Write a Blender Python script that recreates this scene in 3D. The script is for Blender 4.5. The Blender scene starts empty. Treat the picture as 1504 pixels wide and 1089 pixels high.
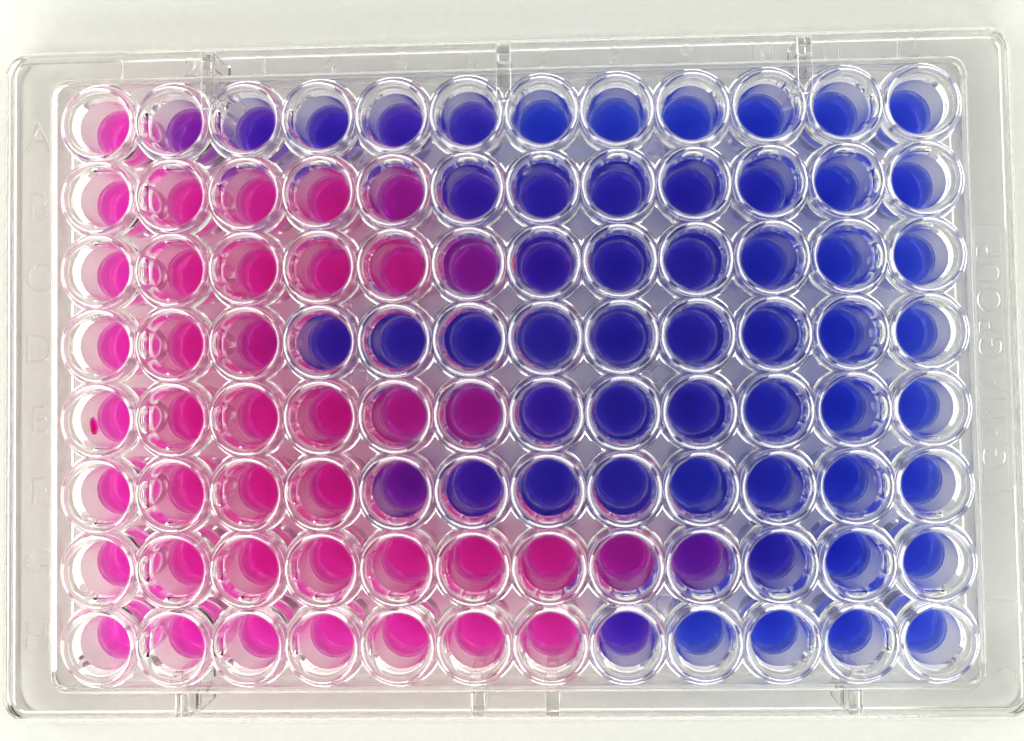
import bpy, bmesh, math, random
from mathutils import Vector, Matrix
from mathutils.geometry import delaunay_2d_cdt

random.seed(7)
S = 0.001                      # everything below is written in millimetres
scene = bpy.context.scene
col = scene.collection

# ------------------------------------------------------------------ camera
cam_data = bpy.data.cameras.new("camera")
cam = bpy.data.objects.new("camera", cam_data)
col.objects.link(cam)
scene.camera = cam
W, H = 1504.0, 1089.0
F, PX, PY = 1605.59, 790.66, 454.41
cam_data.sensor_fit = 'HORIZONTAL'
cam_data.sensor_width = 36.0
cam_data.lens = 36.0 * F / W
cam_data.shift_x = (W / 2 - PX) / W
cam_data.shift_y = (PY - H / 2) / W
cam_data.clip_start = 0.005
cam_data.clip_end = 20.0
cam_data.dof.use_dof = True
cam_data.dof.focus_distance = 0.1315
cam_data.dof.aperture_fstop = 19.0
rv = Vector((0.04180, 0.03880, -0.01810))
cam.matrix_world = Matrix.Translation(Vector((8.7207, 2.4542, 144.2622)) * S) @ Matrix.Rotation(rv.length, 4, rv.normalized())

# ------------------------------------------------------------------ room light, lamps, exposure
world = bpy.data.worlds.new("World")
scene.world = world
world.use_nodes = True
bg = world.node_tree.nodes["Background"]
bg.inputs[0].default_value = (1.0, 0.985, 0.94, 1)
bg.inputs[1].default_value = 0.06

def area_lamp(name, loc, target, sx, sy, power, color):
    d = bpy.data.lights.new(name, 'AREA')
    d.shape = 'RECTANGLE'; d.size = sx; d.size_y = sy
    d.energy = power; d.color = color
    o = bpy.data.objects.new(name, d)
    col.objects.link(o)
    o.location = loc
    o.rotation_euler = (Vector(target) - Vector(loc)).to_track_quat('-Z', 'Y').to_euler()
    return o
LAMP = (1.0, 0.99, 0.95)
area_lamp("front_window_lamp", (-0.25, -1.1, 0.72), (0, 0, 0), 1.5, 0.7, 23.5, LAMP)
area_lamp("left_fill_lamp", (-1.1, 0.1, 0.52), (0, 0, 0), 1.4, 0.6, 16.5, LAMP)  # added fill, no known window on the left; evens out the rims
area_lamp("right_fill_lamp", (1.1, 0.1, 0.52), (0, 0, 0), 1.4, 0.6, 16.0, LAMP)  # added fill opposite the left one, not a known window
area_lamp("back_fill_lamp", (0.1, 1.15, 0.52), (0, 0, 0), 1.4, 0.6, 12.0, LAMP)  # added fill from behind, no known source; lifts the plate's far side

scene.view_settings.view_transform = 'Standard'
scene.view_settings.look = 'None'
scene.view_settings.exposure = -0.3
scene.view_settings.gamma = 1.0
cy = scene.cycles
cy.max_bounces = 40
cy.transmission_bounces = 36
cy.glossy_bounces = 16
cy.diffuse_bounces = 4
cy.volume_bounces = 8
cy.transparent_max_bounces = 8
cy.caustics_reflective = True
cy.caustics_refractive = True
cy.sample_clamp_indirect = 6.0
cy.blur_glossy = 0.0
cy.use_denoising = True
cy.use_adaptive_sampling = False

# ------------------------------------------------------------------ helpers
def new_mat(name):
    m = bpy.data.materials.new(name)
    m.use_nodes = True
    nt = m.node_tree
    for n in list(nt.nodes):
        nt.nodes.remove(n)
    out = nt.nodes.new("ShaderNodeOutputMaterial")
    return m, nt, out

def mesh_from(name, verts, faces, mat=None, smooth=None):
    me = bpy.data.meshes.new(name)
    me.from_pydata([(x * S, y * S, z * S) for x, y, z in verts], [], faces)
    if mat: me.materials.append(mat)
    if smooth is not None:
        me.shade_smooth()
        me.set_sharp_from_angle(angle=math.radians(smooth))
    me.update()
    return me

def link(name, me, parent=None, loc=(0, 0, 0)):
    o = bpy.data.objects.new(name, me)
    col.objects.link(o)
    o.location = Vector(loc) * S
    if parent: o.parent = parent
    return o

# ------------------------------------------------------------------ materials
def make_plastic():
    m, nt, out = new_mat("clear_polystyrene")
    g = nt.nodes.new("ShaderNodeBsdfGlass")
    g.inputs["Color"].default_value = (0.99, 0.99, 0.985, 1)
    g.inputs["Roughness"].default_value = 0.0
    g.inputs["IOR"].default_value = 1.59
    nt.links.new(g.outputs[0], out.inputs["Surface"])
    return m
PLASTIC = make_plastic()

def make_paper():
    m, nt, out = new_mat("white_paper")
    b = nt.nodes.new("ShaderNodeBsdfPrincipled")
    b.inputs["Roughness"].default_value = 0.75
    tc = nt.nodes.new("ShaderNodeTexCoord")
    n = nt.nodes.new("ShaderNodeTexNoise"); n.inputs["Scale"].default_value = 900; n.inputs["Detail"].default_value = 6
    r = nt.nodes.new("ShaderNodeValToRGB")
    r.color_ramp.elements[0].position = 0.3; r.color_ramp.elements[0].color = (0.785, 0.80, 0.735, 1)
    r.color_ramp.elements[1].position = 0.7; r.color_ramp.elements[1].color = (0.82, 0.835, 0.77, 1)
    bp = nt.nodes.new("ShaderNodeBump"); bp.inputs["Strength"].default_value = 0.15; bp.inputs["Distance"].default_value = 0.0001
    nt.links.new(tc.outputs["Object"], n.inputs["Vector"])
    nt.links.new(n.outputs["Fac"], r.inputs["Fac"])
    nt.links.new(r.outputs["Color"], b.inputs["Base Color"])
    nt.links.new(n.outputs["Fac"], bp.inputs["Height"])
    nt.links.new(bp.outputs["Normal"], b.inputs["Normal"])
    nt.links.new(b.outputs[0], out.inputs["Surface"])
    return m
PAPER = make_paper()

CLOUD = 240                    # scattering per metre
LIQ_DEPTH = 4.2
BOWL_N = 3.4
def make_dye(name, T):
    """clear dye: T = share of red, green and blue light left after one pass through the depth of the sample"""
    m, nt, out = new_mat(name)
    a = nt.nodes.new("ShaderNodeAttribute"); a.attribute_name = "ior"
    g = nt.nodes.new("ShaderNodeBsdfGlass")
    g.inputs["Color"].default_value = (1, 1, 1, 1)
    g.inputs["Roughness"].default_value = 0.0
    nt.links.new(a.outputs["Fac"], g.inputs["IOR"])
    nt.links.new(g.outputs[0], out.inputs["Surface"])
    sig = [-math.log(t) / (LIQ_DEPTH * S) for t in T]
    D = max(sig) * 1.02
    v = nt.nodes.new("ShaderNodeVolumeAbsorption")
    v.inputs["Color"].default_value = (1 - sig[0] / D, 1 - sig[1] / D, 1 - sig[2] / D, 1)
    v.inputs["Density"].default_value = D
    sc = nt.nodes.new("ShaderNodeVolumeScatter")          # the samples are slightly cloudy
    sc.inputs["Color"].default_value = (1, 1, 1, 1)
    sc.inputs["Density"].default_value = CLOUD
    sc.inputs["Anisotropy"].default_value = 0.3
    add = nt.nodes.new("ShaderNodeAddShader")
    nt.links.new(v.outputs[0], add.inputs[0]); nt.links.new(sc.outputs[0], add.inputs[1])
    nt.links.new(add.outputs[0], out.inputs["Volume"])
    return m

# ------------------------------------------------------------------ setting
me = bpy.data.meshes.new("table")
me.from_pydata([(-0.6, -0.6, 0), (0.6, -0.6, 0), (0.6, 0.6, 0), (-0.6, 0.6, 0)], [], [(0, 1, 2, 3)])
me.materials.append(PAPER)
table = link("table", me, None, (0, 0, -0.02))
table["kind"] = "structure"

# ------------------------------------------------------------------ plate: dimensions
ZD, ZU = 13.6, 12.4            # deck, upper and lower face
ZR = 14.35                     # rim of the wells
ZS = 8.0                       # shoulder that carries the letters
TH = 1.2
R_RIM, R_TUBE, R_FOOT, Z_CONE = 5.08, 3.92, 3.66, 11.5
Z_IN, Z_OUT = 3.2, 0.7         # inner and outer floor of a well
Z_LIQ = Z_IN + LIQ_DEPTH
N = 96
COLS = [-49.5 + 9 * i for i in range(12)]
ROWS = [31.5 - 9 * i for i in range(8)]
DECK = (-55.9, 55.25, -37.3, 37.3)
TD = 0.62                      # wall round the well field      # x0 x1 y0 y1
OUTER = (-65.0, 63.0, -42.8, 42.6)

plate = bpy.data.objects.new("microplate", None)
col.objects.link(plate)
plate.empty_display_size = 0.02
plate["label"] = "clear plastic plate of ninety-six round wells lying on white paper"
plate["category"] = "well plate"

def ang(i): return 2 * math.pi * i / N

def bore_r(z):                 # inner radius of a well at height z
    return 3.02 + (3.40 - 3.02) * (z - Z_IN) / (12.9 - Z_IN)
Z_CONTACT = Z_LIQ + 0.16

# top skin of a well: rim and bore down to the liquid line
TOP = [(R_RIM, ZD)]
for k in range(1, 5):                                    # fillet up from the deck
    a = math.pi / 2 * k / 4 * 0.72
    TOP.append((R_RIM - 0.36 * math.sin(a), ZD + 0.36 * (1 - math.cos(a))))
r0, z0 = TOP[-1]
for k in range(1, 8):                                    # rounded lip
    a = math.radians(25 + 65 * k / 7)
    u = (math.cos(math.radians(25)) - math.cos(a)) / math.cos(math.radians(25))
    w = (math.sin(a) - math.sin(math.radians(25))) / (1 - math.sin(math.radians(25)))
    TOP.append((r0 - (r0 - 4.16) * u, z0 + (ZR - z0) * w))
for k in range(1, 8):                                    # bevel into the bore
    a = math.pi / 2 * k / 7
    TOP.append((4.10 - 0.69 * math.sin(a), 12.95 + (ZR - 12.95) * math.cos(a)))
TOP += [(bore_r(12.7), 12.7), (bore_r(10), 10), (bore_r(Z_CONTACT), Z_CONTACT)]

# wetted skin, shared by the liquid: from the liquid line to the floor of the well
WET = []                       # deep bowl: a superellipse from the liquid line to the floor
for k in range(17):
    a = math.pi / 2 * k / 16
    WET.append((bore_r(Z_CONTACT) * math.cos(a) ** (2 / BOWL_N), Z_CONTACT - (Z_CONTACT - Z_IN) * math.sin(a) ** (2 / BOWL_N)))
WET[-1] = (0.1, Z_IN)

def tube_r(z):
    r = R_FOOT + (R_TUBE - R_FOOT) * (z - Z_OUT) / (Z_CONE - Z_OUT)
    return r
# under skin of a well: sloping from the deck into the tube, down to the foot
UNDER = [(R_RIM, ZU)]
for k in range(1, 9):
    u = k / 8
    UNDER.append((R_RIM - (R_RIM - R_TUBE) * u, ZU - (ZU - Z_CONE) * u))
FOOT = 1.4
for z in (Z_CONE - 0.05, Z_OUT + FOOT + 0.05, Z_OUT + FOOT):
    UNDER.append((tube_r(z), z))
for k in range(1, 9):
    a = math.pi / 2 * k / 8
    UNDER.append((tube_r(Z_OUT + FOOT) - FOOT + FOOT * math.cos(a), Z_OUT + FOOT - FOOT * math.sin(a)))
UNDER += [(1.5, Z_OUT)]

def revolve(verts, faces, prof, flip=False, close_first=False, close_last=False):
    rings = []
    for r, z in prof:
        rings.append(len(verts))
        for i in range(N):
            verts.append((r * math.cos(ang(i)), r * math.sin(ang(i)), z))
    for a, b in zip(rings, rings[1:]):
        for i in range(N):
            j = (i + 1) % N
            q = (a + i, a + j, b + j, b + i)
            faces.append(tuple(reversed(q)) if flip else q)
    if close_last:
        c = len(verts); verts.append((0, 0, prof[-1][1])); b = rings[-1]
        for i in range(N):
            t = (b + i, b + (i + 1) % N, c)
            faces.append(tuple(reversed(t)) if flip else t)
    return rings

def well_mesh(sides):
    v, f = [], []
    revolve(v, f, TOP)                                   # normals away from the plastic
    revolve(v, f, UNDER, flip=True, close_last=True)
    bm = bmesh.new()
    for p in v: bm.verts.new((p[0], p[1], p[2]))
    bm.verts.ensure_lookup_table()
    for q in f: bm.faces.new([bm.verts[i] for i in q])
    for s in sides:                                      # neighbouring rims grow into each other
        n = Vector((round(math.cos(math.pi / 2 * s)), round(math.sin(math.pi / 2 * s)), 0))
        bmesh.ops.bisect_plane(bm, geom=bm.verts[:] + bm.edges[:] + bm.faces[:], dist=1e-6, plane_co=n * 4.5, plane_no=n, clear_outer=True)
    bmesh.ops.scale(bm, vec=(S, S, S), verts=bm.verts)
    me = bpy.data.meshes.new("well")
    bm.to_mesh(me); bm.free()
    me.materials.append(PLASTIC)
    me.shade_smooth(); me.set_sharp_from_angle(angle=math.radians(28))
    return me

well_cache = {}
for r, y in enumerate(ROWS):
    for c, x in enumerate(COLS):
        sides = tuple(s for s, ok in ((0, c < 11), (1, r > 0), (2, c > 0), (3, r < 7)) if ok)
        if sides not in well_cache: well_cache[sides] = well_mesh(sides)
        link("well", well_cache[sides], plate, (x, y, 0))

# ------------------------------------------------------------------ plate: deck and skirt
def rrect(box, inset, rad, n=8):
    x0, x1, y0, y1 = box[0] + inset, box[1] - inset, box[2] + inset, box[3] - inset
    r = max(rad, 0.05)
    pts = []
    for cx, cy_, a0 in ((x1 - r, y1 - r, 0), (x0 + r, y1 - r, 90), (x0 + r, y0 + r, 180), (x1 - r, y0 + r, 270)):
        for k in range(n + 1):
            a = math.radians(a0 + 90 * k / n)
            pts.append((cx + r * math.cos(a), cy_ + r * math.sin(a)))
    return pts

def sheet(outer, contours, inside, z, up):
    vs, es = [], []
    for c in [outer] + contours:
        b = len(vs)
        vs += [Vector(p) for p in c]
        es += [(b + i, b + (i + 1) % len(c)) for i in range(len(c))]
    ov, oe, of, *_ = delaunay_2d_cdt(vs, es, [], 0, 1e-5)
    faces = []
    for t in of:
        cx = sum(ov[i].x for i in t) / 3; cy_ = sum(ov[i].y for i in t) / 3
        if inside(cx, cy_): continue
        a, b, c = (ov[i] for i in t)
        ccw = (b - a).cross(c - a) > 0
        faces.append(tuple(t) if ccw == up else tuple(reversed(t)))
    return [(p.x, p.y, z) for p in ov], faces

def circle(cx, cy_, r): return [(cx + r * math.cos(ang(i)), cy_ + r * math.sin(ang(i))) for i in range(N)]
def nearest(x, y):
    c = min(range(12), key=lambda i: abs(COLS[i] - x)); r = min(range(8), key=lambda i: abs(ROWS[i] - y))
    return c, r, x - COLS[c], y - ROWS[r]
R_DECK = 2.2
out_top = rrect(DECK, 0.35, R_DECK - 0.35)
out_bot = rrect(DECK, TD, R_DECK - TD)
def outside(x, y, box, inset, rad):
    x0, x1, y0, y1 = box[0] + inset, box[1] - inset, box[2] + inset, box[3] - inset
    dx = max(x0 + rad - x, x - x1 + rad, 0); dy = max(y0 + rad - y, y - y1 + rad, 0)
    return dx * dx + dy * dy > rad * rad
def in_top(x, y):
    c, r, dx, dy = nearest(x, y)
    return math.hypot(dx, dy) < R_RIM * 0.9999 - 0.004 or outside(x, y, DECK, 0.35, R_DECK - 0.35)
def in_bot(x, y):
    c, r, dx, dy = nearest(x, y)
    return math.hypot(dx, dy) < R_RIM * 0.9999 - 0.004 or outside(x, y, DECK, TD, R_DECK - TD)
dv, df = sheet(out_top, [circle(x, y, R_RIM) for x in COLS for y in ROWS], in_top, ZD, True)
cont = [circle(x, y, R_RIM) for x in COLS for y in ROWS]
bv, bf = sheet(out_bot, cont, in_bot, ZU, False)
o = len(dv)
link("deck", mesh_from("deck", dv + bv, df + [tuple(i + o for i in t) for t in bf], PLASTIC), plate)

rings = []   # (box, inset, corner radius, z)
def ring(box, inset, rad, z): rings.append([(x, y, z) for x, y in rrect(box, inset, rad)])
R_OUT = 3.2
ring(DECK, 0.35, R_DECK - 0.35, ZD)
for k in range(1, 5):
    a = math.pi / 2 * k / 4
    ring(DECK, 0.35 - 0.35 * math.sin(a), R_DECK - 0.35 + 0.35 * math.sin(a), ZD - 0.35 + 0.35 * math.cos(a))
ring(DECK, -0.01, R_DECK, ZD - 0.4)
ring(DECK, -0.15, R_DECK + 0.15, ZS + 0.42)
for k in range(0, 5):
    a = math.pi / 2 * k / 4
    ring(DECK, -0.15 - 0.4 * (1 - math.cos(a)), R_DECK + 0.15 + 0.4 * (1 - math.cos(a)), ZS + 0.4 - 0.4 * math.sin(a))
ring(DECK, -0.6, R_DECK + 0.6, ZS)
ring(OUTER, 1.05, R_OUT - 1.05, ZS)
for k in range(0, 6):
    a = math.pi / 2 * k / 5
    ring(OUTER, 1.0 - 1.0 * math.sin(a), R_OUT - 1.0 + 1.0 * math.sin(a), ZS - 1.0 + 1.0 * math.cos(a))
ring(OUTER, 0.0, R_OUT, ZS - 1.05)
FL = 2.5                       # flare of the skirt towards its foot
ring(OUTER, -FL, R_OUT + FL, 0.3)
ring(OUTER, -FL + 0.1, R_OUT + FL - 0.1, 0.1)
ring(OUTER, -FL + 0.3, R_OUT + FL - 0.3, 0.0)
ring(OUTER, -FL + TH - 0.3, R_OUT + FL - TH + 0.3, 0.0)
ring(OUTER, -FL + TH - 0.1, R_OUT + FL - TH + 0.1, 0.1)
ring(OUTER, -FL + TH, R_OUT + FL - TH, 0.3)
ring(OUTER, TH - 0.02, R_OUT - TH + 0.02, ZS - TH - 0.45)
for k in range(0, 5):
    a = math.pi / 2 * k / 4
    ring(OUTER, TH + 0.05 + 0.4 * (1 - math.cos(a)), R_OUT - TH - 0.05 - 0.4 * (1 - math.cos(a)), ZS - TH - 0.4 + 0.4 * math.sin(a))
ring(OUTER, TH + 0.5, R_OUT - TH - 0.5, ZS - TH)
ring(DECK, TD - 0.6, R_DECK - TD + 0.6, ZS - TH)
for k in range(0, 4):
    a = math.pi / 2 * k / 3
    ring(DECK, TD - 0.55 + 0.3 * math.sin(a), R_DECK - TD + 0.55 - 0.3 * math.sin(a), ZS - TH + 0.3 - 0.3 * math.cos(a))
ring(DECK, TD - 0.2, R_DECK - TD + 0.2, ZS - TH + 0.4)
ring(DECK, TD, R_DECK - TD, ZU)
sv, sf = [], []
for rg in rings: sv += rg
n = len(rings[0])
for k in range(len(rings) - 1):
    for i in range(n):
        j = (i + 1) % n
        sf.append((k * n + i, (k + 1) * n + i, (k + 1) * n + j, k * n + j))
link("skirt", mesh_from("skirt", sv, sf, PLASTIC, 35), plate)

# stiffening ribs under the shoulder, between skirt and well field
def box_part(name, x0, x1, y0, y1, z0, z1, parent, mat=PLASTIC, bev=0.12):
    bm = bmesh.new()
    bmesh.ops.create_cube(bm, size=1)
    bmesh.ops.scale(bm, vec=((x1 - x0) * S, (y1 - y0) * S, (z1 - z0) * S), verts=bm.verts)
    bmesh.ops.bevel(bm, geom=list(bm.edges), offset=bev * S, segments=2, profile=0.5, affect='EDGES')
    me = bpy.data.meshes.new(name); bm.to_mesh(me); bm.free()
    me.materials.append(mat)
    return link(name, me, parent, ((x0 + x1) / 2, (y0 + y1) / 2, (z0 + z1) / 2))
def rib_part(x, boxes):
    """a stiffening tab in a few lengths that meet at the walls: under the deck, under and above the shoulder, over the rims"""
    bm = bmesh.new()
    for ya, yb, z0, z1 in boxes:
        g = bmesh.ops.create_cube(bm, size=1)["verts"]
        bmesh.ops.scale(bm, vec=(1.7 * S, abs(yb - ya) * S, (z1 - z0) * S), verts=g)
        bmesh.ops.translate(bm, vec=(0, (ya + yb) / 2 * S, (z0 + z1) / 2 * S), verts=g)
    bmesh.ops.bevel(bm, geom=list(bm.edges), offset=0.14 * S, segments=2, profile=0.5, affect='EDGES')
    me = bpy.data.meshes.new("rib"); bm.to_mesh(me); bm.free()
    me.materials.append(PLASTIC)
    return link("rib", me, plate, (x, 0, 0))
for x in (-36.0, 0.0, 36.0):
    rib_part(x, [(33.6, DECK[3] - TD - 0.02, 2.0, ZU - 0.02),                  (DECK[3] + 0.56, 39.9, ZS + 0.02, 13.9), (33.0, 40.0, 14.12, 14.5)])
for x in (-40.5, -4.5, 4.5, 40.5):
    rib_part(x, [(-35.75, DECK[2] + TD + 0.02, 2.0, ZU - 0.02), (DECK[2] + TD - 0.65, OUTER[2] + TH + 0.1, 1.0, ZS - TH - 0.02),
                 (DECK[2] - 0.56, -40.8, ZS + 0.02, 11.5)])

# ------------------------------------------------------------------ moulded letters and numbers
def text_part(name, body, x, y, z, size, rot, parent, offset=-0.014, extrude=0.05):
    cu = bpy.data.curves.new(name, 'FONT')
    cu.body = body; cu.size = size * S; cu.align_x = 'CENTER'; cu.align_y = 'CENTER'
    cu.extrude = extrude * S; cu.offset = offset * size * S
    cu.bevel_depth = 0.03 * S; cu.bevel_resolution = 1
    t = bpy.data.objects.new(name, cu); col.objects.link(t)
    me = bpy.data.meshes.new_from_object(t.evaluated_get(bpy.context.evaluated_depsgraph_get()))
    bpy.data.objects.remove(t); bpy.data.curves.remove(cu)
    me.materials.clear(); me.materials.append(PLASTIC)
    o = link(name, me, parent, (x, y, z + extrude + 0.035))
    o.rotation_euler.z = math.radians(rot)
    return o
for i, y in enumerate(ROWS):
    text_part("row_letter", "ABCDEFGH"[i], -60.1, y - 0.3, ZS, 5.4, 0, plate)
for i, x in enumerate(COLS):
    text_part("column_number", str(i + 1), x + 0.2, 39.7, ZS, 3.5, 0, plate, extrude=0.12)
text_part("maker_name", "GAMA GROUP", 59.2, 1.3, ZS, 4.3, 90, plate)
text_part("mould_number", "2", 59.6, -37.0, ZS, 3.4, 90, plate)

def bead_part(name, pts, rad, closed, parent, loc):
    """thin raised bead along a line of points"""
    cu = bpy.data.curves.new(name, 'CURVE'); cu.dimensions = '3D'
    sp = cu.splines.new('POLY'); sp.points.add(len(pts) - 1)
    for p, q in zip(sp.points, pts): p.co = (q[0] * S, q[1] * S, 0, 1)
    sp.use_cyclic_u = closed
    cu.bevel_depth = rad * S; cu.bevel_resolution = 2; cu.use_fill_caps = True
    t = bpy.data.objects.new(name, cu); col.objects.link(t)
    me = bpy.data.meshes.new_from_object(t.evaluated_get(bpy.context.evaluated_depsgraph_get()))
    bpy.data.objects.remove(t); bpy.data.curves.remove(cu)
    me.materials.clear(); me.materials.append(PLASTIC); me.shade_smooth()
    return link(name, me, parent, loc)
bead_part("label_frame", rrect((-1.9, 1.9, -16.3, 16.3), 0, 0.9, 6), 0.10, True, plate, (59.3, 1.3, ZS + 0.08))
hook = [(-2.0, 0), (1.0, 0), (1.5, -0.1), (1.9, -0.4), (2.15, -0.9), (2.2, -1.6)]
bead_part("mould_mark", hook, 0.09, False, plate, (59.3, -28.2, ZS + 0.1))
for x in (-18, 18):
    for y in (27, 0, -27):
        bead_part("pin_mark", [(0.98 * math.cos(ang(i)), 0.98 * math.sin(ang(i))) for i in range(0, N, 3)], 0.09, True, plate, (x, y, ZD + 0.1))

# ------------------------------------------------------------------ dye samples
def liquid_mesh(mat, depth_shift):
    v, f = [], []
    zc = Z_LIQ
    rc = bore_r(Z_CONTACT)
    men = [(rc, Z_CONTACT)]
    for k in range(1, 9):
        u = k / 8
        men.append((rc - 0.24 * u, zc + (Z_CONTACT - zc) * (1 - u) ** 2.6))
    men += [(rc - 0.3, zc - 0.002), (1.6, zc - 0.005), (0.8, zc - 0.01)]
    revolve(v, f, men, close_last=True)
    ntop = len(f)
    revolve(v, f, WET, flip=True, close_last=True)
    me = bpy.data.meshes.new("sample")
    bm = bmesh.new()
    for p in v: bm.verts.new((p[0] * S, p[1] * S, p[2] * S))
    bm.verts.ensure_lookup_table()
    lay = bm.faces.layers.float.new("ior")
    for k, q in enumerate(f):
        fc = bm.faces.new([bm.verts[i] for i in q]); fc[lay] = 1.33 if k < ntop else 1.33 / 1.59
    bmesh.ops.remove_doubles(bm, verts=bm.verts, dist=1e-7)
    bm.to_mesh(me); bm.free()
    me.materials.append(mat)
    me.shade_smooth(); me.set_sharp_from_angle(angle=math.radians(40))
    return me

# stops of the colour change: share of light left after one pass through the depth
STOPS = {
    -0.1: (0.95, 0.028, 0.65),  # violet pink
    0.0: (0.94, 0.024, 0.55),  # pink
    0.2: (0.88, 0.012, 0.48),   # magenta
    0.4: (0.60, 0.009, 0.54),   # purple magenta
    0.6: (0.26, 0.009, 0.60),   # purple
    0.8: (0.08, 0.010, 0.68),   # violet
    1.0: (0.032, 0.022, 0.67),  # navy blue
    1.1: (0.016, 0.046, 0.79),  # cobalt blue
}
def dye_T(t, strength):
    ks = sorted(STOPS)
    for a, b in zip(ks, ks[1:]):
        if t <= b + 1e-9:
            u = (t - a) / (b - a)
            return [math.exp(strength * (math.log(p) * (1 - u) + math.log(q) * u)) for p, q in zip(STOPS[a], STOPS[b])]
HUE = [
    [0.0, .57, .80, .92, .88, .97, 1, 1, 1, 1, 1, 1],
    [0, 0, .05, .15, .40, .86, .94, .98, 1, 1, 1, 1],
    [0, 0, .05, .08, .12, .45, .84, .96, 1, 1, 1, 1],
    [0, .12, .28, .90, .96, .97, .97, .98, 1, 1, 1, 1],
    [0, .05, .05, .20, .27, .36, .85, .97, 1, 1, 1, 1],
    [0, 0, .10, .22, .60, .83, .97, .99, 1, 1, 1, 1],
    [0, 0, 0, .03, .05, .08, .13, .36, .60, .99, 1, 1],
    [-.1, -.1, -.08, -.05, -.03, .02, .08, .83, 1, 1, 1, 1],
]
def strength(r, c):            # the outer wells look a little more dilute
    v = 1.0
    if c in (0, 11): v -= 0.10
    if r == 7: v -= 0.08
    if r == 0: v -= 0.05
    return round(max(v, 0.74) + random.choice((-0.04, 0, 0.04)), 2)
def colour_word(t):
    for lim, w in ((.09, "bright pink"), (.2, "deep pink"), (.35, "magenta"), (.5, "plum purple"), (.7, "purple"), (.86, "violet"), (.96, "indigo"), (9, "blue")):
        if t < lim: return w
ORD = ["first", "second", "third", "fourth", "fifth", "sixth", "seventh", "eighth", "ninth", "tenth", "eleventh", "twelfth"]
ROWN = ["top row", "second row", "third row", "fourth row", "fifth row", "sixth row", "seventh row", "bottom row"]
def sample_label(r, c, t):
    where = {0: "leftmost well", 11: "rightmost well"}.get(c, ORD[c] + " well from the left" if c < 6 else ORD[11 - c] + " well from the right")
    return f"{colour_word(t)} liquid in the {where} of the {ROWN[r]}"
liq_cache = {}
for r, y in enumerate(ROWS):
    for c, x in enumerate(COLS):
        t = HUE[r][c]
        if t >= 1: t = 1.1 if c >= 10 or r in (0, 7) else (1.05 if c == 9 or r >= 5 else 1.0)
        elif t == 0 and c == 0: t = -0.06
        key = (round(t, 2), strength(r, c))
        if key not in liq_cache:
            m = make_dye("dye", dye_T(t, key[1]))
            if not liq_cache:
                liq_cache[key] = liquid_mesh(m, 0)
            else:
                me = next(iter(liq_cache.values())).copy(); me.materials.clear(); me.materials.append(m); liq_cache[key] = me
        o = link("dye_sample", liq_cache[key], None, (x, y, 0))
        o["label"] = sample_label(r, c, t)
        o["category"] = "liquid sample"
        o["group"] = "coloured liquid samples in the plate wells"

# ------------------------------------------------------------------ stray drops
def drop(name, label, cat, loc, size, normal, mat, spin=0.0, group=None):
    """flattened bead of liquid sitting on a surface with the given outward normal"""
    bm = bmesh.new()
    bmesh.ops.create_uvsphere(bm, u_segments=24, v_segments=14, radius=1.0)
    for p in bm.verts:
        p.co.z = p.co.z * (0.75 if p.co.z > 0 else 0.12)
        k = 1 + 0.06 * math.sin(3 * math.atan2(p.co.y, p.co.x) + loc[0])
        p.co = Vector((p.co.x * size[0] * k, p.co.y * size[1] * k, p.co.z * size[2])) * S
    me = bpy.data.meshes.new(name); bm.to_mesh(me); bm.free()
    lay = me.attributes.new("ior", 'FLOAT', 'FACE')
    for d in lay.data: d.value = 1.33
    me.materials.append(mat); me.shade_smooth()
    o = link(name, me, None, loc)
    o.rotation_mode = 'QUATERNION'
    from mathutils import Quaternion
    o.rotation_quaternion = Vector(normal).to_track_quat('Z', 'Y') @ Quaternion((0, 0, 1), spin)
    o["label"] = label; o["category"] = cat
    if group: o["group"] = group
    return o
def wall_drop(name, label, cat, c, r, deg, z, size, mat, spin=0.0):
    a = math.radians(deg); rad = bore_r(z) - 0.06
    n = (-math.cos(a), -math.sin(a), 0)
    return drop(name, label, cat, (COLS[c] + rad * math.cos(a), ROWS[r] + rad * math.sin(a), z), size, n, mat, spin)
water = make_dye("water", (0.97, 0.97, 0.98))
deep = make_dye("strong_dye", tuple(t ** 6 for t in dye_T(0.15, 1.0)))
wall_drop("pink_drop", "small dark pink drop clinging to the wall above pink liquid, left column", "drop", 0, 4, 198, 9.0, (0.9, 1.3, 0.5), deep, 0.9)
wall_drop("clear_drop", "clear oval drop on the far wall of a blue well, second row", "drop", 6, 1, 128, 10.4, (0.55, 0.85, 0.4), water, 0.6)
drop("water_drop", "tiny clear water drop on the plastic between two wells of the pink area", "drop", (-19.3, 8.9, ZD + 0.05), (0.5, 0.5, 0.5), (0, 0, 1), water)
